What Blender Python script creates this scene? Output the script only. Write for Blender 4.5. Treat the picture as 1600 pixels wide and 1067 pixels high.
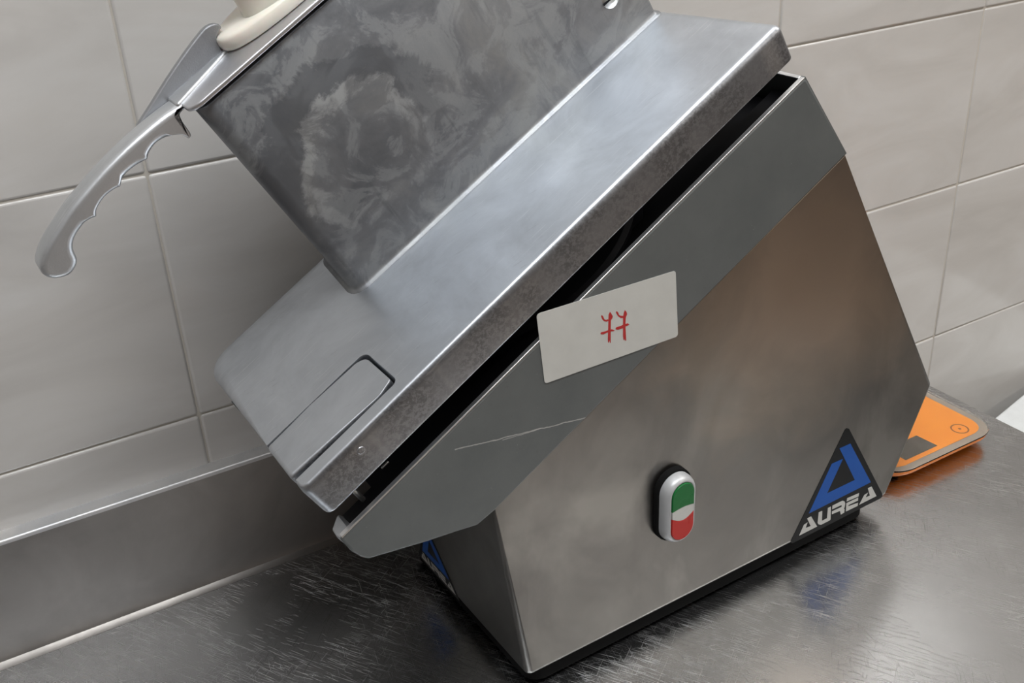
import bpy, bmesh, math, random
from mathutils import Vector, Matrix, Euler
random.seed(7)
for o in list(bpy.data.objects): bpy.data.objects.remove(o, do_unlink=True)
SC = bpy.context.scene
COL = SC.collection

# ------------------------------------------------------------------ camera
F_PX = 1630.37
Xc = Vector((0.86000188, -0.26997897, 0.43302207))    # world X seen in (right, down, forward)
Yc = Vector((-0.50804751, -0.37351779, 0.7761264))
Zc = Vector((-0.04779636, -0.88746595, -0.45838815))
cam_d = bpy.data.cameras.new('camera'); cam = bpy.data.objects.new('camera', cam_d); COL.objects.link(cam)
right = Vector((Xc[0], Yc[0], Zc[0])); down = Vector((Xc[1], Yc[1], Zc[1])); fwd = Vector((Xc[2], Yc[2], Zc[2]))
rot = Matrix((right, -down, -fwd)).transposed()
cam.matrix_world = Matrix.Translation((0, 0, 0.6)) @ rot.to_4x4()
cam_d.sensor_width = 36; cam_d.lens = F_PX / 1600 * 36; cam_d.clip_start = .02
SC.camera = cam

# ------------------------------------------------------------------ world, exposure
W = bpy.data.worlds.new('world'); SC.world = W; W.use_nodes = True
W.node_tree.nodes['Background'].inputs[0].default_value = (.75, .8, .9, 1)
W.node_tree.nodes['Background'].inputs[1].default_value = .10
SC.view_settings.view_transform = 'Standard'; SC.view_settings.look = 'None'
SC.view_settings.gamma = 1; SC.view_settings.use_curve_mapping = False
SC.view_settings.exposure = 0.0
ZC = 1.85       # ceiling height above the worktop
LAMPS = [   # x, y, size x, size y, power, colour : kitchen ceiling light panels, the last one added
    (0.10, 0.02, 1.20, 0.30, 21, (.93, .965, 1.0)),
    (1.75, 0.02, 1.20, 0.30, 15, (1.0, .97, .93)),
    (1.90, -1.50, 1.20, 0.30, 10, (1.0, .91, .82)),  # added unseen lamp, gives the machine front a warm glow
]
for x, y, sx, sy, p, c in LAMPS:
    ld = bpy.data.lights.new('ceiling_lamp', 'AREA'); ld.shape = 'RECTANGLE'; ld.size = sx; ld.size_y = sy
    ld.energy = p; ld.color = c
    lo = bpy.data.objects.new('ceiling_lamp', ld); COL.objects.link(lo); lo.location = (x, y, ZC - .052)

# ------------------------------------------------------------------ materials
def new_mat(name):
    m = bpy.data.materials.new(name); m.use_nodes = True
    return m, m.node_tree, m.node_tree.nodes['Principled BSDF']
class N:
    """tiny node helper"""
    def __init__(s, nt): s.nt = nt
    def __call__(s, t, **kw):
        n = s.nt.nodes.new(t)
        for k, v in kw.items():
            if k.startswith('i_'):
                key = k[2:]; key = int(key) if key.isdigit() else key.replace('_', ' ')
                if isinstance(v, bpy.types.NodeSocket): s.nt.links.new(v, n.inputs[key])
                else: n.inputs[key].default_value = v
            else: setattr(n, k, v)
        return n
    def link(s, a, b): s.nt.links.new(a, b)
    def coord(s, scale=(1, 1, 1), rot=(0, 0, 0), loc=(0, 0, 0), space='Object'):
        tc = s('ShaderNodeTexCoord')
        v = tc.outputs[space]
        if any(rot): v = s('ShaderNodeMapping', i_Vector=v, i_Rotation=rot).outputs[0]      # turn first, then stretch
        mp = s('ShaderNodeMapping', i_Vector=v, i_Scale=scale, i_Location=loc)
        return mp.outputs[0]
    def noise(s, vec, scale, detail=4, rough=.55, dist=0):
        return s('ShaderNodeTexNoise', i_Vector=vec, i_Scale=scale, i_Detail=detail, i_Roughness=rough, i_Distortion=dist).outputs['Fac']
    def ramp(s, fac, stops):
        r = s('ShaderNodeValToRGB', i_Fac=fac); e = r.color_ramp.elements
        while len(e) < len(stops): e.new(.5)
        for el, (p, c) in zip(e, stops):
            el.position = p; el.color = c if len(c) == 4 else (*c, 1)
        return r.outputs[0]
    def rng(s, v, a, b, c, d):
        return s('ShaderNodeMapRange', i_0=v, i_1=a, i_2=b, i_3=c, i_4=d).outputs[0]
    def math(s, op, a, b=0.0, c=0.0):
        return s('ShaderNodeMath', operation=op, i_0=a, i_1=b, i_2=c).outputs[0]
    def mix(s, fac, a, b, mode='MIX'):
        n = s('ShaderNodeMix', data_type='RGBA', blend_type=mode)
        for k, v in ((0, fac), (6, a), (7, b)):
            if isinstance(v, bpy.types.NodeSocket): s.link(v, n.inputs[k])
            else: n.inputs[k].default_value = v if not isinstance(v, tuple) or len(v) == 4 else (*v, 1)
        return n.outputs[2]
    def bump(s, h, strength, dist=.001, normal=None):
        b = s('ShaderNodeBump', i_Height=h, i_Strength=strength, i_Distance=dist)
        if normal: s.link(normal, b.inputs['Normal'])
        return b.outputs[0]

def plain(name, col, rough=.5, metal=0.0, **kw):
    m, nt, b = new_mat(name); n = N(nt)
    f = n.noise(n.coord(), 60, 3)
    c2 = tuple(min(1, v * 1.12) for v in col)
    n.link(n.mix(f, tuple(v * .92 for v in col), c2), b.inputs['Base Color'])
    n.link(n.rng(f, 0, 1, max(0, rough - .05), min(1, rough + .05)), b.inputs['Roughness'])
    b.inputs['Metallic'].default_value = metal
    for k, v in kw.items(): b.inputs[k.replace('_', ' ')].default_value = v
    return m

def scratches(n, angle, axis_rot, scale, thin, seed):
    """0..1 mask of fine elongated scratches"""
    r = [0, 0, 0]; r[axis_rot] = angle
    sc = [1, 1, 1]; sc[(axis_rot + 1) % 3] = scale; sc[(axis_rot + 2) % 3] = scale * thin
    sc[axis_rot] = 0
    v = n.coord(scale=tuple(sc), rot=tuple(r), loc=(seed, seed * 1.7, seed * .6))
    f = n.noise(v, 1.0, 2, .5)
    return n.rng(f, .66, .72, 0, 1)

DEG = math.radians
def steel_top():
    m, nt, b = new_mat('scratched_worktop_steel'); n = N(nt)
    b.inputs['Metallic'].default_value = 1
    big = n.noise(n.coord(), 5, 5, .6)
    col = n.ramp(big, [(.25, (.43, .44, .45)), (.75, (.56, .57, .58))])
    s = None
    for i, (a, sc, th) in enumerate([(DEG(57), 60, 60), (DEG(52), 75, 50), (DEG(63), 55, 60), (DEG(60), 40, 80), (DEG(-78), 70, 50), (DEG(20), 70, 45), (DEG(-35), 80, 45)]):
        k = scratches(n, a, 2, sc * .6, th, i * 3.3 + 1)
        if i > 3: k = n.math('MULTIPLY', k, .45)
        s = k if s is None else n.math('MAXIMUM', s, k)
    fade = n.rng(n.noise(n.coord(), 9, 3), .38, .62, .15, 1)
    s = n.math('MULTIPLY', s, fade)
    grain = n.noise(n.coord(scale=(30, 700, 30), rot=(0, 0, .1)), 1, 2)
    dk = None
    for i, (a, sc, th) in enumerate([(.5, 70, 40), (1.4, 60, 45), (-.9, 80, 36), (2.4, 70, 40)]):
        k = scratches(n, a, 2, sc * .5, th, i * 5.1 + 17)
        dk = k if dk is None else n.math('MAXIMUM', dk, k)
    dk = n.math('MULTIPLY', dk, n.rng(n.noise(n.coord(loc=(3, 3, 0)), 7, 3), .45, .62, 0, .6))
    col = n.mix(dk, col, (.10, .10, .10, 1))
    n.link(n.mix(n.math('MULTIPLY', s, .6), col, (.95, .94, .92, 1)), b.inputs['Base Color'])
    r = n.rng(big, .2, .8, .205, .262)
    n.link(n.math('ADD', r, n.math('MULTIPLY', s, .2)), b.inputs['Roughness'])
    bn = n.bump(grain, .05, .0002); bn = n.bump(s, .32, .00025, bn)
    n.link(bn, b.inputs['Normal'])
    return m

def steel_brushed(name, base=(.5, .48, .46), rough=.34, axis='z', warm=0.0):
    m, nt, b = new_mat(name); n = N(nt)
    b.inputs['Metallic'].default_value = 1
    f = n.noise(n.coord(), 14, 6, .6, .6)
    g = n.noise(n.coord(loc=(3, 1, 2)), 5, 4, .5)
    f2 = n.noise(n.coord(loc=(1, 4, 2), scale=(1, 1, .6)), 11, 4, .55, .8)
    c = n.mix(n.rng(f, .3, .7, 0, 1), tuple(v * .86 for v in base), tuple(min(1, v * 1.12) for v in base))
    c = n.mix(n.rng(f2, .45, .66, 0, .62 if warm else .1), c, tuple(min(1, v * 1.7) for v in base))
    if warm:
        # brown water marks plus the room's warm reflection, painted into the top right
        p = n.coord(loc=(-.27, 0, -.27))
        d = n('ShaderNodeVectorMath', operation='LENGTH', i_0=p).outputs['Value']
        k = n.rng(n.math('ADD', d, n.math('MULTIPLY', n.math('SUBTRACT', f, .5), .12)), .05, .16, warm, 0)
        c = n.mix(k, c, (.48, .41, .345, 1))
    n.link(c, b.inputs['Base Color'])
    n.link(n.rng(g, 0, 1, rough - .06, rough + .06), b.inputs['Roughness'])
    sc = {'z': (500, 500, 6), 'x': (6, 500, 500)}[axis]
    gr = n.noise(n.coord(scale=sc), 1, 2)
    bn = n.bump(gr, .05, .0004)
    bn = n.bump(g, .22 if warm else .06, .012, bn)
    n.link(bn, b.inputs['Normal'])
    return m

def cast_alu(name, base=(.60, .61, .63), rough=.42, metal=.9, pits=.0, fine=.25):
    m, nt, b = new_mat(name); n = N(nt)
    b.inputs['Metallic'].default_value = metal
    f = n.noise(n.coord(), 13, 6, .62, .5)
    hi = n.noise(n.coord(scale=(900, 900, 900)), 1, 3, .6)
    c = n.mix(n.rng(f, .3, .72, 0, 1), tuple(v * .80 for v in base), tuple(min(1, v * 1.15) for v in base))
    if pits:
        p = n.noise(n.coord(scale=(420, 420, 420)), 1, 5, .7)
        q = n.noise(n.coord(), 34, 4, .6)
        k = n.math('MULTIPLY', n.rng(p, .46, .56, 1, 0), n.rng(q, .40, .60, .1, pits))
        tcn = n('ShaderNodeTexCoord').outputs['Normal']
        ny = n('ShaderNodeSeparateXYZ', i_0=tcn).outputs[1]
        k = n.math('MULTIPLY', k, n.rng(ny, -.5, -.95, 0, 1))        # the rim faces were never polished
        c = n.mix(n.rng(ny, -.45, -.9, 0, .55), c, (.14, .15, .168, 1))
        c = n.mix(k, c, (.05, .05, .05, 1))
    sc = n.rng(n.noise(n.coord(scale=(26, 900, 0), rot=(0, .536, 0)), 1, 2), .62, .72, 0, 1)
    sd = n.rng(n.noise(n.coord(scale=(60, 700, 0), rot=(0, .536, .35)), 1, 2), .66, .74, 0, 1)
    c = n.mix(n.math('MULTIPLY', sc, .22), c, (.95, .95, .95, 1))
    c = n.mix(n.math('MULTIPLY', sd, .22), c, (.22, .22, .24, 1))
    n.link(c, b.inputs['Base Color'])
    n.link(n.rng(f, .3, .7, rough + .06, rough - .06), b.inputs['Roughness'])
    bn = n.bump(hi, fine, .0003)
    n.link(bn, b.inputs['Normal'])
    return m

def hopper_mat():
    m, nt, b = new_mat('smeared_hopper_aluminium'); n = N(nt)
    b.inputs['Metallic'].default_value = .85
    base = n.noise(n.coord(), 16, 7, .65, .8)
    warp = n.noise(n.coord(), 30, 6, .7, .6)
    def dist(x, z):
        p = n.coord(loc=(-x, 0, -z), scale=(1, 0, 1))
        return n('ShaderNodeVectorMath', operation='LENGTH', i_0=p).outputs['Value']
    d = dist(-.035, .018 + .385)
    dw = n.math('ADD', d, n.math('MULTIPLY', n.math('SUBTRACT', warp, .5), .05))
    # wiped circle: dark ragged band with lighter smear inside it, stronger towards the upper left
    px = n.coord(loc=(.035, 0, -.403))
    sx = n('ShaderNodeSeparateXYZ', i_0=px)
    side = n.rng(n.math('SUBTRACT', sx.outputs[2], n.math('MULTIPLY', sx.outputs[0], .9)), -.05, .03, .15, 1)
    band = n.math('MULTIPLY', n.rng(dw, .046, .050, 0, 1), n.rng(dw, .066, .070, 1, 0))
    inner = n.math('MULTIPLY', n.rng(dw, .034, .038, 0, 1), n.rng(dw, .044, .048, 1, 0))
    c = n.ramp(base, [(.3, (.165, .175, .19)), (.5, (.23, .24, .255)), (.7, (.29, .298, .30))])
    patch = n.noise(n.coord(loc=(5, 2, 1)), 27, 10, .74, 1.3)
    c = n.mix(n.rng(patch, .50, .54, 0, .30), c, (.36, .375, .375, 1))
    c = n.mix(n.math('MULTIPLY', n.math('MULTIPLY', band, side), .72), c, (.125, .132, .145, 1))
    c = n.mix(n.math('MULTIPLY', n.math('MULTIPLY', inner, side), n.rng(patch, .42, .50, .1, .65)), c, (.44, .455, .46, 1))
    st = n.rng(n.noise(n.coord(scale=(230, 0, 14), rot=(0, .536, 0)), 1, 3), .62, .72, 0, 1)
    st2 = n.rng(n.noise(n.coord(scale=(26, 0, 5), rot=(0, .536, 0)), 1.6, 5, .65), .55, .62, 0, 1)
    c = n.mix(n.math('MULTIPLY', st, .3), c, (.12, .13, .14, 1))
    c = n.mix(n.math('MULTIPLY', n.math('MULTIPLY', st2, n.rng(sx.outputs[0], .02, .07, 0, 1)), .45), c, (.17, .18, .195, 1))
    n.link(c, b.inputs['Base Color'])
    n.link(n.rng(patch, .45, .55, .44, .52), b.inputs['Roughness'])
    n.link(n.bump(n.noise(n.coord(scale=(600, 600, 600)), 1, 3), .12, .0003), b.inputs['Normal'])
    return m

GSCR = [(-.045, .018 + .222, .0677, .018 + .2066, .0005), (-.01, .018 + .2155, .02, .018 + .2130, .0003)]
def paint_mat():
    m, nt, b = new_mat('grey_guard_paint'); n = N(nt)
    f = n.noise(n.coord(), 18, 5, .6)
    sp = n.noise(n.coord(scale=(380, 380, 380)), 1, 4, .7)
    c = n.mix(n.rng(f, .3, .7, 0, 1), (.112, .124, .125), (.140, .152, .152))
    c = n.mix(n.rng(sp, .62, .70, 0, .35), c, (.10, .10, .10, 1))
    c = n.mix(n.rng(sp, .30, .25, 0, .35), c, (.6, .6, .6, 1))
    co = n.coord(); sp3 = n('ShaderNodeSeparateXYZ', i_0=co)
    wob = n.math('MULTIPLY', n.math('SUBTRACT', n.noise(co, 90, 3), .5), .003)
    for x0, z0, x1, z1, w_ in GSCR:
        sl = (z1 - z0) / (x1 - x0)
        dz = n.math('ABSOLUTE', n.math('ADD', n.math('SUBTRACT', sp3.outputs[2], n.math('MULTIPLY_ADD', sp3.outputs[0], sl, z0 - sl * x0)), wob))
        k = n.math('MULTIPLY', n.rng(dz, w_ * .5, w_, 1, 0), n.math('MULTIPLY', n.math('GREATER_THAN', sp3.outputs[0], x0), n.math('LESS_THAN', sp3.outputs[0], x1)))
        c = n.mix(n.math('MULTIPLY', k, .55), c, (.62, .62, .60, 1))
    n.link(c, b.inputs['Base Color'])
    b.inputs['Metallic'].default_value = .25
    b.inputs['Roughness'].default_value = .48
    n.link(n.bump(sp, .12, .0003), b.inputs['Normal'])
    return m

def tile_mat():
    m, nt, b = new_mat('marbled_tile_glaze'); n = N(nt)
    oi = n('ShaderNodeObjectInfo')
    co = n('ShaderNodeTexCoord').outputs['Object']
    v = n('ShaderNodeVectorMath', operation='ADD', i_0=co)
    rv = n('ShaderNodeVectorMath', operation='SCALE', i_0=(7, 3, 5), i_3=oi.outputs['Random'])
    n.link(rv.outputs[0], v.inputs[1])
    mp = n('ShaderNodeMapping', i_Vector=v.outputs[0], i_Rotation=(0, .6, 0), i_Scale=(1, 1, 3.2)).outputs[0]
    f = n.noise(mp, 4.5, 5, .55, 1.0)
    c = n.ramp(f, [(.3, (.51, .495, .475)), (.5, (.56, .545, .525)), (.68, (.60, .59, .575))])
    n.link(c, b.inputs['Base Color'])
    b.inputs['Roughness'].default_value = .11
    b.inputs['Specular IOR Level'].default_value = .45
    w = n.noise(n.coord(), 7, 2)
    n.link(n.bump(w, .06, .01), b.inputs['Normal'])
    return m

M = {}
M['worktop'] = steel_top()
M['splash'] = steel_brushed('brushed_backsplash_steel', (.50, .485, .47), .36, 'x')
M['body'] = steel_brushed('stain_and_glow_body_steel', (.18, .175, .166), .325, 'z', .8)
M['lid'] = cast_alu('cast_aluminium_lid', (.58, .61, .65), .40, .95, .42, .12)
M['grip'] = cast_alu('cast_aluminium_grip', (.62, .64, .66), .42, .85, 0, .25)
M['plate'] = cast_alu('pusher_plate_aluminium', (.66, .67, .70), .38, .95, 0, .1)
M['rim'] = steel_brushed('worn_bright_rim', (.85, .86, .87), .35, 'x')
M['ledge'] = steel_brushed('lit_ledge_steel', (.90, .93, .97), .46, 'x')  # lit copy of the backsplash steel, light on the ledge put into colour
M['rib'] = cast_alu('dark_rib_aluminium', (.36, .37, .39), .5, .85, 0, .4)  # darker tone than the grip casting
M['hopper'] = hopper_mat()
M['guard'] = paint_mat()
M['black'] = plain('black_paint_and_shade', (.008, .008, .010), .45)
M['rubber'] = plain('black_rubber', (.006, .006, .006), .85)
M['white_plastic'] = plain('ivory_plastic', (.78, .74, .66), .3, 0, Subsurface_Weight=.15, Subsurface_Scale=.01)
M['bezel'] = plain('silver_plastic', (.46, .47, .48), .35, .2)
M['green'] = plain('green_plastic', (.012, .14, .035), .28)
M['red'] = plain('red_plastic', (.45, .03, .025), .28)
M['lens'] = plain('frosted_lens', (.50, .51, .49), .25)
M['sticker'] = plain('white_label_paper', (.54, .545, .52), .4)
M['ink'] = plain('red_marker_ink', (.42, .02, .02), .5)
M['st_black'] = plain('black_sticker_film', (.008, .009, .010), .3)
M['st_blue'] = plain('blue_sticker_print', (.012, .085, .36), .3)
M['st_white'] = plain('white_sticker_print', (.52, .52, .50), .3)
for _k in ('st_black', 'st_blue', 'st_white', 'green', 'red', 'rubber', 'black'): M[_k].node_tree.nodes['Principled BSDF'].inputs['Specular IOR Level'].default_value = .12
M['screw'] = plain('screw_steel', (.7, .7, .68), .3, 1)
M['tile'] = tile_mat()
M['grout'] = plain('cement_grout', (.50, .47, .42), .9)
M['orange'] = plain('orange_plastic', (.95, .25, .02), .35)
M['orange_print'] = plain('orange_glass_print', (1.0, .32, .05), .35)
M['wall'] = plain('beige_wall_paint', (.27, .24, .22), .8)
M['ceiling'] = plain('white_ceiling_paint', (.74, .73, .71), .9)
M['floor'] = plain('brown_floor_tile', (.40, .31, .235), .5)
M['white_box'] = plain('white_box_plastic', (.70, .73, .74), .35)
M['border'] = plain('border_reflection_tone', (.36, .31, .27), .3)
M['display'] = plain('display_film', (.13, .12, .11), .2, .2)
M['icon'] = plain('icon_print', (.32, .12, .05), .5)
mg, nt, b = new_mat('clear_platform_glass')
b.inputs['Base Color'].default_value = (.95, .95, .93, 1); b.inputs['Roughness'].default_value = .05
b.inputs['Transmission Weight'].default_value = 1; b.inputs['IOR'].default_value = 1.2
M['glass'] = mg
me_, nt, b = new_mat('lamp_diffuser')
b.inputs['Base Color'].default_value = (.9, .9, .9, 1)
b.inputs['Emission Color'].default_value = (1, .97, .93, 1); b.inputs['Emission Strength'].default_value = 6
M['diffuser'] = me_

# ------------------------------------------------------------------ helpers
def finish(bm, name, mat, parent=None, smooth=35, mats=None):
    bmesh.ops.remove_doubles(bm, verts=bm.verts, dist=1e-6)
    bmesh.ops.recalc_face_normals(bm, faces=bm.faces)
    if smooth:
        for f in bm.faces: f.smooth = f.material_index == 0
        ca = math.cos(math.radians(smooth))
        for e in bm.edges:
            if len(e.link_faces) == 2:
                if e.link_faces[0].normal.dot(e.link_faces[1].normal) < ca: e.smooth = False
    for f in bm.faces: f.material_index = 0
    me = bpy.data.meshes.new(name); bm.to_mesh(me); bm.free()
    me.materials.append(M[mat])
    o = bpy.data.objects.new(name, me); COL.objects.link(o)
    if parent: o.parent = parent
    return o
def tag(o, label=None, cat=None, group=None, kind=None):
    for k, v in (('label', label), ('category', cat), ('group', group), ('kind', kind)):
        if v: o[k] = v
    return o
def empty(name, loc=(0, 0, 0), rz=0, **kw):
    o = bpy.data.objects.new(name, None); COL.objects.link(o); o.location = loc; o.rotation_euler = (0, 0, rz)
    return tag(o, **kw)

HB = .018                                   # underside of the body above the worktop
TH = math.radians(30.7)
Uv = Vector((math.cos(TH), 0, math.sin(TH))); Nv = Vector((-math.sin(TH), 0, math.cos(TH)))
def SF(u, y, n): v = Uv * u + Nv * n; return Vector((v.x, y, v.z + HB))            # sloped frame
def FF(x, z, d): return Vector((x, -d, z + HB))                                     # front face, d out of it
def UN(y0):                                                                         # profile in (u, n), pushed towards the viewer
    return lambda u, n, d: SF(u, y0 - d, n)
def ZF(x, y, z): return Vector((x, y, z))

def area2(p): return sum(p[i][0] * p[(i + 1) % len(p)][1] - p[(i + 1) % len(p)][0] * p[i][1] for i in range(len(p)))
def round_poly(pts, rad, seg=6):
    """round the corners of a polygon; rad = number or list"""
    out = []; n = len(pts)
    for i in range(n):
        r = rad[i] if isinstance(rad, (list, tuple)) else rad
        p = Vector(pts[i]); a = Vector(pts[i - 1]); c = Vector(pts[(i + 1) % n])
        if r <= 1e-6: out.append(tuple(p)); continue
        d1 = (a - p); d2 = (c - p); l1, l2 = d1.length, d2.length; d1.normalize(); d2.normalize()
        ang = d1.angle(d2); t = min(r / math.tan(ang / 2), l1 * .49, l2 * .49)
        A = p + d1 * t; B = p + d2 * t
        for k in range(seg + 1):
            s = k / seg
            out.append(tuple((1 - s) ** 2 * A + 2 * s * (1 - s) * (p * .82 + (A + B) / 2 * .18) + s * s * B))
    return out
def offset(pts, d):
    """inset a CCW polygon by d (number or per-vertex list)"""
    n = len(pts); out = []
    for i in range(n):
        a, p, c = Vector(pts[i - 1]), Vector(pts[i]), Vector(pts[(i + 1) % n])
        e1 = (p - a).normalized() if (p - a).length > 1e-9 else Vector((0, 0))
        e2 = (c - p).normalized() if (c - p).length > 1e-9 else e1
        if e1.length == 0: e1 = e2
        n1 = Vector((-e1.y, e1.x)); n2 = Vector((-e2.y, e2.x))
        m = n1 + n2
        if m.length < 1e-6: m = n1
        m.normalize(); k = max(.45, m.dot(n1))
        dd = d[i] if isinstance(d, (list, tuple)) else d
        out.append(tuple(p + m * dd / k))
    return out
def loft(pts, levels, frame, bm=None, cap0=True, cap1=True):
    """levels: list of (height, inset[, multiplier list])"""
    bm = bm or bmesh.new()
    if area2(pts) < 0: pts = pts[::-1]
    rows = []
    for h, d in levels:
        rows.append([bm.verts.new(frame(x, y, h)) for x, y in offset(pts, d)])
    n = len(pts)
    for r0, r1 in zip(rows, rows[1:]):
        for i in range(n):
            j = (i + 1) % n
            bm.faces.new((r0[i], r0[j], r1[j], r1[i]))
    if cap0: bm.faces.new(rows[0][::-1]).material_index = 1
    if cap1: bm.faces.new(rows[-1]).material_index = 1
    return bm
def prism(pts, c0, c1, frame, r=0.0, rb=None, seg=5, bm=None, w=None):
    """prism with rounded rims. w: per-vertex radius factor (aligned to a CCW polygon)"""
    rb = r if rb is None else rb
    n = len(pts); w = w or [1] * n
    if area2(pts) < 0: pts = pts[::-1]; w = w[::-1]
    lv = []
    if rb > 0:
        for k in range(seg + 1):
            a = math.pi / 2 * k / seg
            lv.append((c0 + rb * (1 - math.cos(a)), [rb * (1 - math.sin(a)) * q for q in w]))
    else: lv.append((c0, 0.0))
    if r > 0:
        for k in range(seg + 1):
            a = math.pi / 2 * k / seg
            lv.append((c1 - r * (1 - math.sin(a)), [r * (1 - math.cos(a)) * q for q in w]))
    else: lv.append((c1, 0.0))
    return loft(pts, lv, frame, bm)
def box(bm, a, b, frame=ZF):
    pts = [(a[0], a[1]), (b[0], a[1]), (b[0], b[1]), (a[0], b[1])]
    return loft(pts, [(a[2], 0.0), (b[2], 0.0)], frame, bm)
def circle(cx, cy, r, n=32, ry=None, p=2):
    ry = ry or r; out = []
    for k in range(n):
        a = 2 * math.pi * k / n; c, s = math.cos(a), math.sin(a)
        out.append((cx + r * math.copysign(abs(c) ** (2 / p), c), cy + ry * math.copysign(abs(s) ** (2 / p), s)))
    return out
def stadium(cx, cy, w, h, n=12):
    r = w / 2; s = h / 2 - r; out = []
    for k in range(n + 1):
        a = math.pi * k / n; out.append((cx + r * math.cos(a), cy + s + r * math.sin(a)))
    for k in range(n + 1):
        a = math.pi + math.pi * k / n; out.append((cx + r * math.cos(a), cy - s + r * math.sin(a)))
    return out
def catmull(pts, sub=4, cusp=()):
    out = []; n = len(pts)
    for i in range(n - 1):
        p1, p2 = Vector(pts[i]), Vector(pts[i + 1])
        p0 = Vector(pts[i - 1]) if i > 0 and i not in cusp else p1
        p3 = Vector(pts[i + 2]) if i < n - 2 and (i + 1) not in cusp else p2
        for k in range(sub):
            t = k / sub
            out.append(tuple(.5 * ((2 * p1) + (p2 - p0) * t + (2 * p0 - 5 * p1 + 4 * p2 - p3) * t * t + (3 * p1 - p0 - 3 * p2 + p3) * t ** 3)))
    out.append(tuple(pts[-1]))
    return out

# ------------------------------------------------------------------ room shell
X0, X1, Y0, YW, ZF0 = -1.35, 2.75, -2.3, .787, -.88
def slab(name, a, b, mat, **kw):
    o = finish(box(bmesh.new(), a, b), name, mat, None, 0); tag(o, kind='structure'); return o
slab('floor', (X0, Y0, ZF0 - .05), (X1, YW + .06, ZF0), 'floor')
slab('ceiling', (X0, Y0, ZC), (X1, YW + .06, ZC + .05), 'ceiling')
slab('wall_front', (X0, Y0 - .05, ZF0), (X1, Y0, ZC), 'wall')
slab('wall_left', (X0 - .05, Y0, ZF0), (X0, YW + .06, ZC), 'wall')
slab('wall_right', (X1, Y0, ZF0), (X1 + .05, YW + .06, ZC), 'wall')
wall = slab('wall_back', (X0, YW - .0008, ZF0), (X1, YW + .06, ZC), 'grout')
PX, PZ, JX, JZ = .3125, .209, .136, .159
def tile_mesh(w, h):
    pts = round_poly([(0, 0), (w, 0), (w, h), (0, h)], .0028, 4)
    bm = prism(pts, .0, .008, lambda x, z, d: Vector((x, -d, z)), .0024, 0, 4)
    bmesh.ops.recalc_face_normals(bm, faces=bm.faces)
    for f in bm.faces: f.smooth = f.material_index == 0; f.material_index = 0
    for e in bm.edges:
        if len(e.link_faces) == 2 and e.link_faces[0].normal.dot(e.link_faces[1].normal) < .7: e.smooth = False
    me = bpy.data.meshes.new('tile'); bm.to_mesh(me); bm.free(); me.materials.append(M['tile']); return me
tmesh = tile_mesh(PX - .0010, PZ - .0010)
rt = random.Random(3)
i0 = math.floor((X0 - JX) / PX) + 1; i1 = math.floor((X1 - JX) / PX)
k0 = math.floor((ZF0 - JZ) / PZ) + 1; k1 = math.floor((ZC - JZ) / PZ)
for i in range(i0, i1):
    for k in range(k0, k1):
        t = bpy.data.objects.new('tile', tmesh); COL.objects.link(t); t.parent = wall
        t.location = (JX + i * PX + .0005, YW + .0062 - rt.uniform(0, .0006), JZ + k * PZ + .0005)
        t.rotation_euler = (rt.uniform(-.0012, .0012), 0, rt.uniform(-.0012, .0012))

# ceiling light panels, the last one added
for x, y, sx, sy, p, c in LAMPS:
    t = empty('ceiling_or_added_light', (x, y, ZC), label='long white ceiling light panel overhead, ' + {0.10: 'above the machine worktop', 1.75: 'towards the right wall', 1.9: 'added out of view for a warm glow on the machine'}[x], cat='light', group='ceiling light panels')
    bm = prism(round_poly([(-sx/2 - .02, -sy/2 - .02), (sx/2 + .02, -sy/2 - .02), (sx/2 + .02, sy/2 + .02), (-sx/2 - .02, sy/2 + .02)], .01), -.045, 0, ZF, .003)
    finish(bm, 'frame', 'ceiling', t)
    bm = prism([(-sx/2, -sy/2), (sx/2, -sy/2), (sx/2, sy/2), (-sx/2, sy/2)], -.048, -.0455, ZF)
    finish(bm, 'diffuser', 'diffuser', t)

# ------------------------------------------------------------------ steel worktop
CX0, CX1, CY0, YB = -1.30, .892, .20, .770
top = empty('steel_worktop', (0, 0, 0), label='scratched stainless steel worktop standing along the tiled wall', cat='worktop')
bm = bmesh.new()
prof = [(CY0, -.04), (CY0, -.004), (CY0 + .004, 0), (YW - .0015, 0), (YW - .0015, -.04)]
loft(prof, [(CX0, 0.0), (CX1, 0.0)], lambda a, b_, c: Vector((c, a, b_)), bm)
finish(bm, 'worktop_plate', 'worktop', top, 0)
foot_ = [(YB - .009 + .009 * s, .0001 + .0010 * s * s) for s in (0, .2, .4, .6, .8, 1)]
bm = prism(foot_ + [(YB, .1085), (YB + .0008, .1100), (YB + .0018, .1105), (YW - .0015, .1105), (YW - .0015, .0002)], CX0, .88, lambda a, b_, c: Vector((c, a, b_)), 0)
spl = tag(finish(bm, 'steel_backsplash', 'splash', None, 0), 'low brushed steel upstand between the worktop and the tiled wall', 'backsplash')
bm = prism([(YB - .0006, .1080), (YB - .0006, .1098), (YB - .0001, .1108), (YB + .0010, .1114), (YW - .0015, .1114), (YW - .0015, .1080)], CX0, .88, lambda a, b_, c: Vector((c, a, b_)), 0)
finish(bm, 'folded_top_edge', 'ledge', spl, 0)
for lx in (CX0 + .05, CX1 - .09):
    for ly in (CY0 + .04, YB - .09):
        bm = prism(round_poly([(lx, ly), (lx + .04, ly), (lx + .04, ly + .04), (lx, ly + .04)], .004, 3), ZF0, -.04, ZF, 0)
        finish(bm, 'leg', 'splash', top)
bm = box(bmesh.new(), (CX0 + .05, CY0 + .04, ZF0 + .2), (CX1 - .05, YB - .05, ZF0 + .22)); finish(bm, 'lower_shelf', 'splash', top, 0)

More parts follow.
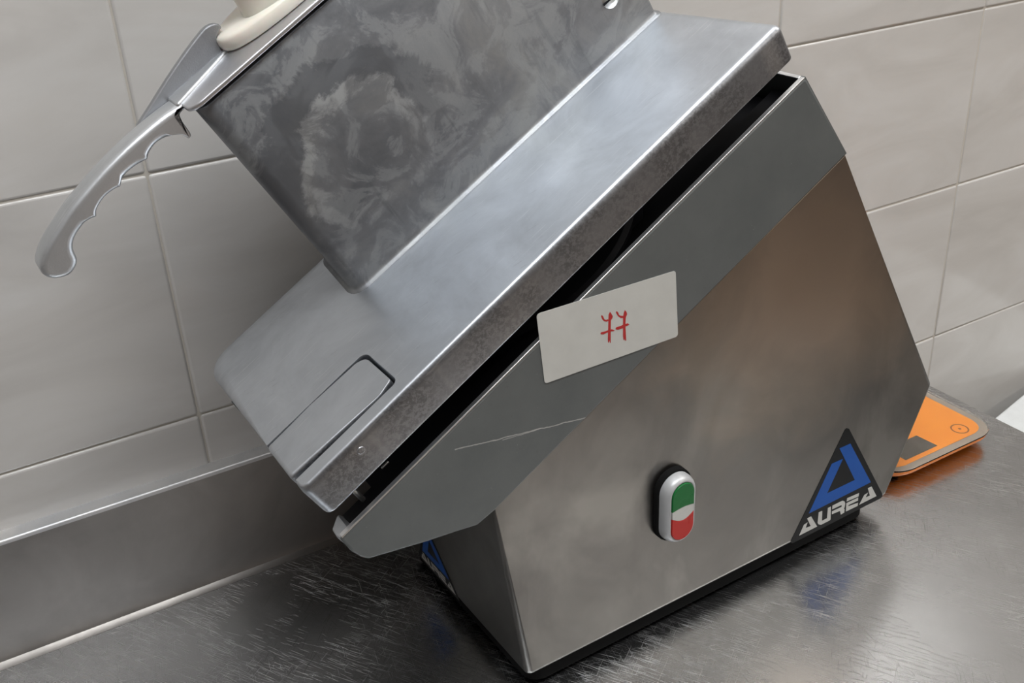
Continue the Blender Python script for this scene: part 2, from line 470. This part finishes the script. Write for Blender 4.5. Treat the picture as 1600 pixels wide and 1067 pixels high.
# ------------------------------------------------------------------ the machine
mach = empty('food_cutting_machine', (.2802, .5055, 0), math.radians(1.578),
             label='stainless steel food cutting machine with tilted cast hopper lid, on the steel worktop', cat='machine')
# body ----------------------------------------------------------------
rt_, lt_ = (.2905, .3448), (-.0190, .1640)
body_poly = [(0, 0), (.3927, 0), (.4360, .1036), rt_, lt_]
bp = round_poly(body_poly, [.006, .006, .006, .0012, .0012], 6)
wb_ = [.15 if (Vector(p) - Vector(rt_)).length < .004 or (Vector(p) - Vector(lt_)).length < .004 else 1 for p in bp]
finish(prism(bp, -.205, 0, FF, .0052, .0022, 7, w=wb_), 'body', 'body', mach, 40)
bm = prism(round_poly([(.005, .005), (.374, .005), (.374, .198), (.005, .198)], .014), .003, HB + .0004, ZF, 0, .002); finish(bm, 'rubber_base', 'rubber', mach)
for fx, fy in ((.035, .03), (.362, .028), (.035, .175), (.362, .175)):
    bm = loft(circle(fx, fy, .016, 28), [(0.0, .001), (.001, 0.0), (.0035, 0.0)], ZF)
    finish(bm, 'foot', 'rubber', mach)
# guard ---------------------------------------------------------------
def un(x, z): v = Vector((x, 0, z)); return (v.dot(Uv), v.dot(Nv))
g_low = [un(-.12703, .18768), un(-.12128, .17605), un(-.11587, .16936), un(-.11146, .16592), un(-.07263, .16095), un(-.04988, .15891), un(-.03294, .15707), un(-.0185, .1633)]
RN = .2277
g_poly = g_low + [(.4266, .1485), (.4170, RN - .003), (.4155, RN), (-.0115, RN)]
GY = .206
bm = bmesh.new()
def wallp(bm, pts, y0, y1, r=.0012):
    return prism(pts, 0, y1 - y0, lambda u, n, d: SF(u, y1 - d, n), r, r, 3, bm)
wallp(bm, g_poly, -.0012, .0026, .0018)
wallp(bm, g_poly, GY - .003, GY)
# right end wall (leaning), rounded into the front wall
def endw(y, n, d):
    u = .4170 + (RN - n) * .122; return SF(u - d, y, n)
loft([(-.0005, .1485), (GY, .1485), (GY, RN), (-.0005, RN)], [(0.0, 0.0), (.003, 0.0)], endw, bm)
# ledge inside the front and back walls
for ya, yb in ((.0024, .034), (GY - .034, GY - .0025)):
    prism([(-.0118, ya), (.413, ya), (.413, yb), (-.0105, yb)], RN - .020, RN - .017, SF, .0008, .0008, 2, bm)
finish(bm, 'guard_frame', 'guard', mach, 40)
bm = bmesh.new()
prism([(-.0118, -.0012), (.4158, -.0012), (.4158, .0026), (-.0118, .0026)], RN - .0002, RN + .0008, SF, .0005, 0, 3, bm)
prism([(.4135, .0026), (.4165, .0026), (.4165, .05), (.4135, .05)], RN - .0002, RN + .0008, SF, .0005, 0, 3, bm)
finish(bm, 'worn_rim', 'rim', mach, 60)
bm = prism(round_poly([(-.0125, .0028), (-.0045, .0028), (-.0045, .026), (-.0145, .018), (-.0150, .010)], .002, 3), .206, .2225, SF, .0015, .001, 4)
finish(bm, 'guard_tip', 'lid', mach)
bm = bmesh.new()
box(bm, (.066, .003, .1505), (.4135, GY - .0032, .1545), SF)
box(bm, (-.005, .0028, RN - .0168), (.4130, .0335, RN - .0162), SF)
box(bm, (.020, .0336, .2000), (.4120, GY - .0345, .2015), SF)
finish(bm, 'inner_shade_sheets', 'black', mach, 0)  # black sheets put the shade under the lid into colour
bm = loft(circle(.215, .118, .100, 64), [(.1545, 0.0), (.214, 0.0), (.217, .003), (.217, .05), (.212, .055)], SF); finish(bm, 'cutting_disc_drum', 'black', mach)
# lid -----------------------------------------------------------------
LN0, LN1 = .2465, .2745
plan = [(-.0075, -.001), (.4150, -.001), (.4030, .1890), (-.0065, .1890),
        (-.0070, .0575), (.0775, .0575), (.0775, .0118), (-.0075, .0118)]
rr = [.007, .0055, .012, .020, .0008, .006, .004, .002]
lp = round_poly(plan, rr, 6)
def wlid(p):
    u, y = p
    if -.0085 < u < .080 and .0115 < y < .059: return .12
    if u < .0 and y < .012: return .45
    if y > .15 or u < .02 and y > .059: return 1.6
    if y < .0 or u > .39: return .85
    return 1
w = [wlid(p) for p in lp]
bm = prism(lp, LN0, LN1, SF, .0058, .0018, 8, w=w)
finish(bm, 'lid', 'lid', mach, 50)
tab = round_poly([(-.0078, .0160), (.0640, .0126), (.0757, .0165), (.0757, .0515), (.0690, .0553), (.030, .0570), (-.0074, .0573)], [.003, .006, .003, .006, .005, .004, .003], 5)
wt = [1.2 if p[0] < 0 else .18 for p in tab]
finish(prism(tab, LN0 - .006, LN1 + .0004, SF, .0024, .001, 6, w=wt), 'release_lever', 'lid', mach, 50)
bm = prism(circle(.0335, .2655, .0026, 20), 0, .0016, lambda u, n, d: SF(u, -d, n), .0006, 0, 3); finish(bm, 'rivet', 'lid', mach)
bm = prism(circle(.0127, .012, .0017, 14), .226, LN0, SF, .0006, .0008, 3); finish(bm, 'hinge_pin', 'screw', mach)
bm = prism([(.0285, .2465), (.034, .2465), (.034, .236), (.0285, .2285)], 0, .002, UN(.024), .0004); finish(bm, 'latch_bracket', 'guard', mach)
bm = prism(circle(.2275, .020, .0009, 12), 0, .006, lambda n, y, d: SF(.034 + d, y, n), .0004); finish(bm, 'latch_pin', 'screw', mach)
# hopper --------------------------------------------------------------
HT = .4375
hp = round_poly([(.1035, .115), (.4010, .111), (.3990, .183), (.110, .183)], [.010, .002, .01, .010], 8)
bm = loft(hp, [(LN1 - .001, -.004), (LN1 + .0003, -.0035), (LN1 + .0010, -.0018), (LN1 + .0022, -.0007), (LN1 + .004, 0.0), (HT - .001, 0.0), (HT, .001)], SF)
hop = finish(bm, 'hopper', 'hopper', mach, 50)
bm = loft(circle(.3740, .3100, .0086, 28), [(.0, 0.0), (.0016, .0004), (.0028, .0022), (.0033, .005)], UN(.1135)); sc = finish(bm, 'screw', 'screw', mach)
bm = box(bmesh.new(), (.3660, .3093, .0030), (.3820, .3107, .0035), UN(.1135)); finish(bm, 'slot', 'black', sc, 0)
bm = loft(hp, [(HT - .0005, .006), (HT + .0032, .006)], SF); finish(bm, 'gap_shade_fill', 'black', mach)  # black fill painting the shade in the gap below the pusher plate
# pusher plate ----------------------------------------------------------
PT = .4432
pp = round_poly([(.1005, .1125), (.405, .1085), (.403, .181), (.170, .181), (.146, .156), (.1005, .156)], [.009, .004, .01, .01, .004, .001], 8)
finish(prism(pp, PT - .0030, PT, SF, .0012, .0008, 4), 'pusher_plate', 'plate', mach, 50)
# pull handle -----------------------------------------------------------
topc = [(.1060, .4432), (.0900, .4450), (.0749, .4456), (.0596, .4455), (.0430, .4444), (.0275, .4425), (.0130, .4402), (-.0006, .4366), (-.0110, .4335), (-.0190, .4300), (-.0245, .4257), (-.0262, .4215)]
lowc = [(-.0262, .4215), (-.0254, .4175), (-.0221, .4134), (-.0160, .4105), (-.0099, .4117), (-.0061, .4147), (-.0035, .4205), (.0008, .4245), (.0069, .4267), (.0137, .4277),
        (.0197, .4259), (.0229, .4291), (.0305, .4314), (.0376, .4311), (.0418, .4298), (.0474, .4330), (.0558, .4331), (.0646, .4315), (.0686, .4339), (.0758, .4351), (.0839, .4328), (.0893, .4287),
        (.0906, .4245), (.0935, .4255), (.0945, .4318), (.0953, .4368), (.0980, .4390), (.1060, .4400)]
tc_ = catmull(topc, 3); lc_ = catmull(lowc, 3, cusp=(10, 14, 17, 22))
hpoly = tc_ + lc_[1:]
def wh(p):
    u, n = p
    if .083 < u < .096 and n < .437: return .22
    if u > .100: return .3
    if n < .4325 and u > .012: return .62
    return 1.0
wq = [wh(p) for p in hpoly]
bm = prism(hpoly, 0, .0195, UN(.1495), .0040, .0032, 6, w=wq)
hd = finish(bm, 'pull_handle', 'grip', mach, 60)
rib = catmull([(.074, .4440), (.088, .4478), (.104, .4525), (.122, .4572), (.138, .4606), (.1455, .4612), (.1510, .4590), (.1520, .4555), (.1490, .4545), (.1450, .4520), (.1440, .4480), (.1435, .4425)], 3) + [(.074, .4425)]
bm = prism(rib, 0, .0055, UN(.1555), .0010, .0010, 3)
finish(bm, 'handle_rib', 'rib', mach, 50)
bm = prism(round_poly([(.098, .1300), (.148, .1470), (.148, .1505), (.098, .1505)], .002, 3), PT - .001, PT + .0018, SF, .0014, .0002, 4); finish(bm, 'root_fillet', 'grip', mach)
# ivory knob --------------------------------------------------------------
kc = circle(.2060, .1495, .0625, 64, .0268, 2.4)
lv = [(PT + .0004, .003), (PT + .0006, .0012), (PT + .0022, .0002), (PT + .0050, 0.0), (PT + .0076, .0005), (PT + .0090, .0015), (PT + .0096, .0035), (PT + .0098, .0060)]
bm = loft(kc, lv, SF)
kn = circle(.2248, .1442, .0592, 64, .0220, 2.2)
loft(kn, [(PT + .0060, .0004), (PT + .0095, -.0002), (PT + .0115, .0002), (PT + .0140, .0008), (PT + .022, .0018), (PT + .032, .0024), (PT + .045, .0020), (PT + .056, -.0010), (PT + .064, -.0030), (PT + .071, -.0020), (PT + .076, .003), (PT + .078, .010)], SF, bm)
finish(bm, 'pusher_knob', 'white_plastic', mach, 60)
# two-colour switch ---------------------------------------------------------
SX, SZ = .1340, .1040
g = prism(stadium(SX, SZ, .0330, .0640), 0, .0050, FF, .0008, 0, 3)
g0 = finish(g, 'switch_gasket', 'rubber', mach)
bz = stadium(SX, SZ, .0300, .0600, 14)
bm = loft(bz, [(.0045, 0.0), (.0080, 0.0), (.0105, .0005), (.0128, .0016), (.0140, .0029), (.0143, .0038), (.0136, .0046)], FF)
bez = finish(bm, 'switch_bezel', 'bezel', mach, 60)
FWD, FHT = .0104, .0252                      # half sizes of the button face
NX = 26
xs = [-FWD * math.cos(math.pi * k / NX) for k in range(NX + 1)]
def capz(x): return (FHT - FWD) + math.sqrt(max(0, FWD * FWD - x * x))
def upz(x): return .0034 + .0012 * math.cos(x / FWD * math.pi / 2)
def dnz(x): return -.0030 - .0046 * math.cos(x / FWD * math.pi / 2)
def region(hi, lo, name, mat, h):
    t = [(SX + x, SZ + hi(x)) for x in xs]; l = [(SX + x, SZ + lo(x)) for x in xs]
    poly = []
    for p in l + t[::-1]:
        if not poly or (Vector(p) - Vector(poly[-1])).length > 2e-5: poly.append(p)
    if (Vector(poly[0]) - Vector(poly[-1])).length < 2e-5: poly.pop()
    return finish(loft(poly, [(.012, 0.0), (h, 0.0), (h + .0004, .00025)], FF), name, mat, bez, 50)
region(capz, upz, 'green_button', 'green', .0148)
region(dnz, lambda x: -capz(x), 'red_button', 'red', .0148)
region(upz, dnz, 'indicator_lens', 'lens', .0147)
# the 77 label ----------------------------------------------------------------
lab = round_poly([(.0239, .2462), (.1357, .2460), (.1320, .2969), (.0197, .2977)], .0022, 4)
bm = loft(lab, [(.0014, 0.0), (.00165, 0.0)], FF)
lb = finish(bm, 'price_label', 'sticker', mach, 0); lb['label'] = 'white paper label with handwritten red 77'
DG = [[(.06941, .28164), (.07021, .28191), (.07114, .28084), (.07223, .27823), (.07349, .27751), (.07509, .27737), (.07604, .27623), (.0738, .27604), (.0719, .27705), (.07049, .27876)],
 [(.07672, .28245), (.07767, .28117), (.079, .27849), (.07861, .27703), (.07748, .27608), (.07727, .26893), (.07721, .25933), (.07663, .25951), (.0761, .26173), (.07566, .25996), (.07502, .26031), (.07481, .26272), (.07508, .26787), (.07559, .28065)],
 [(.06888, .26906), (.06943, .26961), (.07278, .2693), (.07599, .26938), (.07824, .26915), (.0805, .26765), (.07985, .26721), (.07727, .26792), (.07373, .26785), (.07116, .26749), (.06925, .26817)],
 [(.08158, .28101), (.08248, .28117), (.0836, .2797), (.08408, .27812), (.08538, .27693), (.08765, .27619), (.08797, .27465), (.0857, .2751), (.08344, .27716), (.08199, .2796)],
 [(.0891, .28007), (.09057, .27792), (.0909, .27637), (.08977, .2744), (.08954, .26983), (.08962, .2663), (.09023, .25699), (.08937, .25711), (.08881, .25892), (.08858, .25766), (.08798, .25799), (.08749, .2611), (.08748, .2748), (.08813, .27835)],
 [(.08121, .26874), (.0818, .26943), (.08569, .2694), (.08896, .26971), (.09158, .2695), (.0929, .26808), (.09191, .26788), (.08961, .26777), (.087, .26711), (.08309, .26729), (.08163, .26803)]]
for d3 in (DG[:3], DG[3:]):
    bm = bmesh.new()
    for i, s in enumerate(d3): loft(s, [(.00160, 0.0), (.00172 + .00002 * i, 0.0)], FF, bm)
    finish(bm, 'red_digit', 'ink', lb, 0)
# maker's emblem stickers -----------------------------------------------------------
TRI = [(.27193, .00164), (.27089, .00471), (.32437, .09753), (.32643, .09831), (.32959, .09653), (.38563, .00616), (.38667, .00278), (.38487, .00114), (.2735, .00090)]
BLUE = [(.32021, .08043), (.33341, .0802), (.36738, .02604), (.28991, .02536), (.31246, .06785), (.32595, .0674), (.31051, .03785), (.34514, .03767)]
LET = [[(.2805, .00586), (.28517, .01545), (.28949, .01612), (.28771, .01089), (.29392, .0101), (.28849, .02075), (.29321, .02089), (.30229, .006)],
 [(.3025, .02119), (.30687, .02079), (.3077, .00967), (.31408, .00965), (.31375, .02093), (.3175, .02088), (.3189, .00643), (.31795, .00562), (.30716, .00565), (.30381, .00763), (.30249, .01004)],
 [(.31942, .02107), (.33205, .02091), (.33478, .01901), (.33613, .016), (.33578, .01188), (.33501, .0113), (.33606, .00993), (.33623, .00618), (.33185, .00594), (.33029, .0106), (.31999, .01144), (.31957, .01466), (.33155, .01432), (.33178, .01575), (.33089, .01655), (.31962, .01694)],
 [(.33802, .02114), (.35316, .0202), (.35298, .01662), (.33759, .01769)],
 [(.33756, .01587), (.35279, .01547), (.35292, .01217), (.34067, .01252), (.34066, .01112), (.35332, .00954), (.35347, .00609), (.33819, .00643)],
 [(.35544, .00647), (.36067, .01501), (.36549, .01543), (.36285, .01132), (.36862, .01085), (.36443, .02078), (.36927, .02059), (.37796, .00646)]]
def emblem(frame, label):
    e = finish(loft(TRI, [(.00005, 0.0), (.00022, 0.0)], frame), 'emblem_sticker', 'st_black', mach, 0); e['label'] = label
    finish(loft(BLUE, [(.0002, 0.0), (.00032, 0.0)], frame), 'blue_emblem', 'st_blue', e, 0)
    for L_ in (LET[0], LET[1], LET[2], LET[3:5], LET[5]):
        bm = bmesh.new()
        for s in (L_ if isinstance(L_[0], list) else [L_]): loft(s, [(.0002, 0.0), (.00032, 0.0)], frame, bm)
        finish(bm, 'letter', 'st_white', e, 0)
emblem(FF, 'black triangular sticker with blue triangle emblem and white lettering')
lz = Vector((-.0190, 0, .1640)).normalized(); ln_ = Vector((-lz.z, 0, lz.x))
def LF(x, z, d):    # left face of the body: sticker is smaller there
    s = .62; y = .175 - (x - .2709) * s
    return lz * (z * s - .0005) + Vector((0, y, HB)) + ln_ * d
emblem(LF, 'smaller triangular emblem sticker on the left side plate')

# ------------------------------------------------------------------ kitchen scale
ks = empty('kitchen_scale', (0, 0, 0), label='flat orange kitchen scale with glass top behind the right end of the machine', cat='scale')
sp = round_poly([(.700, .5330), (.8560, .5330), (.8560, .762), (.700, .762)], .028, 10)
finish(loft(sp, [(.003, .020), (.006, .008), (.011, .002), (.0135, .0010), (.0150, .0012)], ZF), 'scale_body', 'orange', ks, 50)
inner = offset(sp, .0095)
finish(loft(offset(sp, .0012), [(.0150, 0.0), (.0152, 0.0)], ZF), 'border_reflection', 'border', ks, 0)  # worktop reflection through the glass, put in as an opaque tone
finish(loft(inner, [(.0152, 0.0), (.0154, 0.0)], ZF), 'printed_panel', 'orange_print', ks, 0)
finish(prism(sp, .0158, .0178, ZF, .0007, .0005, 3), 'glass_platform', 'glass', ks, 50)
finish(loft([(.735, .5480), (.7800, .5480), (.7780, .5720), (.735, .572)], [(.0153, 0.0), (.0155, 0.0)], ZF), 'display', 'display', ks, 0)
bm = bmesh.new(); c1 = circle(.8225, .5560, .0090, 28); c2 = circle(.8225, .5560, .0074, 28)
va = [bm.verts.new((x, y, .0156)) for x, y in c1]; vb = [bm.verts.new((x, y, .0156)) for x, y in c2]
for i in range(28): bm.faces.new((va[i], va[(i + 1) % 28], vb[(i + 1) % 28], vb[i]))
bm.faces.new([bm.verts.new((x, y, .0156)) for x, y in circle(.8225, .556, .0016, 12)])
finish(bm, 'power_symbol', 'icon', ks, 0)
for fx in (.725, .832):
    for fy in (.556, .738):
        finish(loft(circle(fx, fy, .008, 16), [(0.0, 0.0), (.0065, 0.0)], ZF), 'foot', 'rubber', ks)

# ------------------------------------------------------------------ white storage box on the floor at the right
wb = empty('storage_box', (1.30, .53, ZF0), math.radians(12), label='white plastic storage box with flat lid beside the right end of the worktop', cat='box')
BH = .70
bm = loft(round_poly([(-.19, -.24), (.19, -.24), (.19, .22), (-.19, .22)], .02, 4), [(0, .012), (BH - .03, 0.0)], ZF); finish(bm, 'box_body', 'white_box', wb)
bm = prism(round_poly([(-.2, -.25), (.2, -.25), (.2, .23), (-.2, .23)], .022, 5), BH - .03, BH, ZF, .004, .002); finish(bm, 'box_lid', 'white_box', wb)
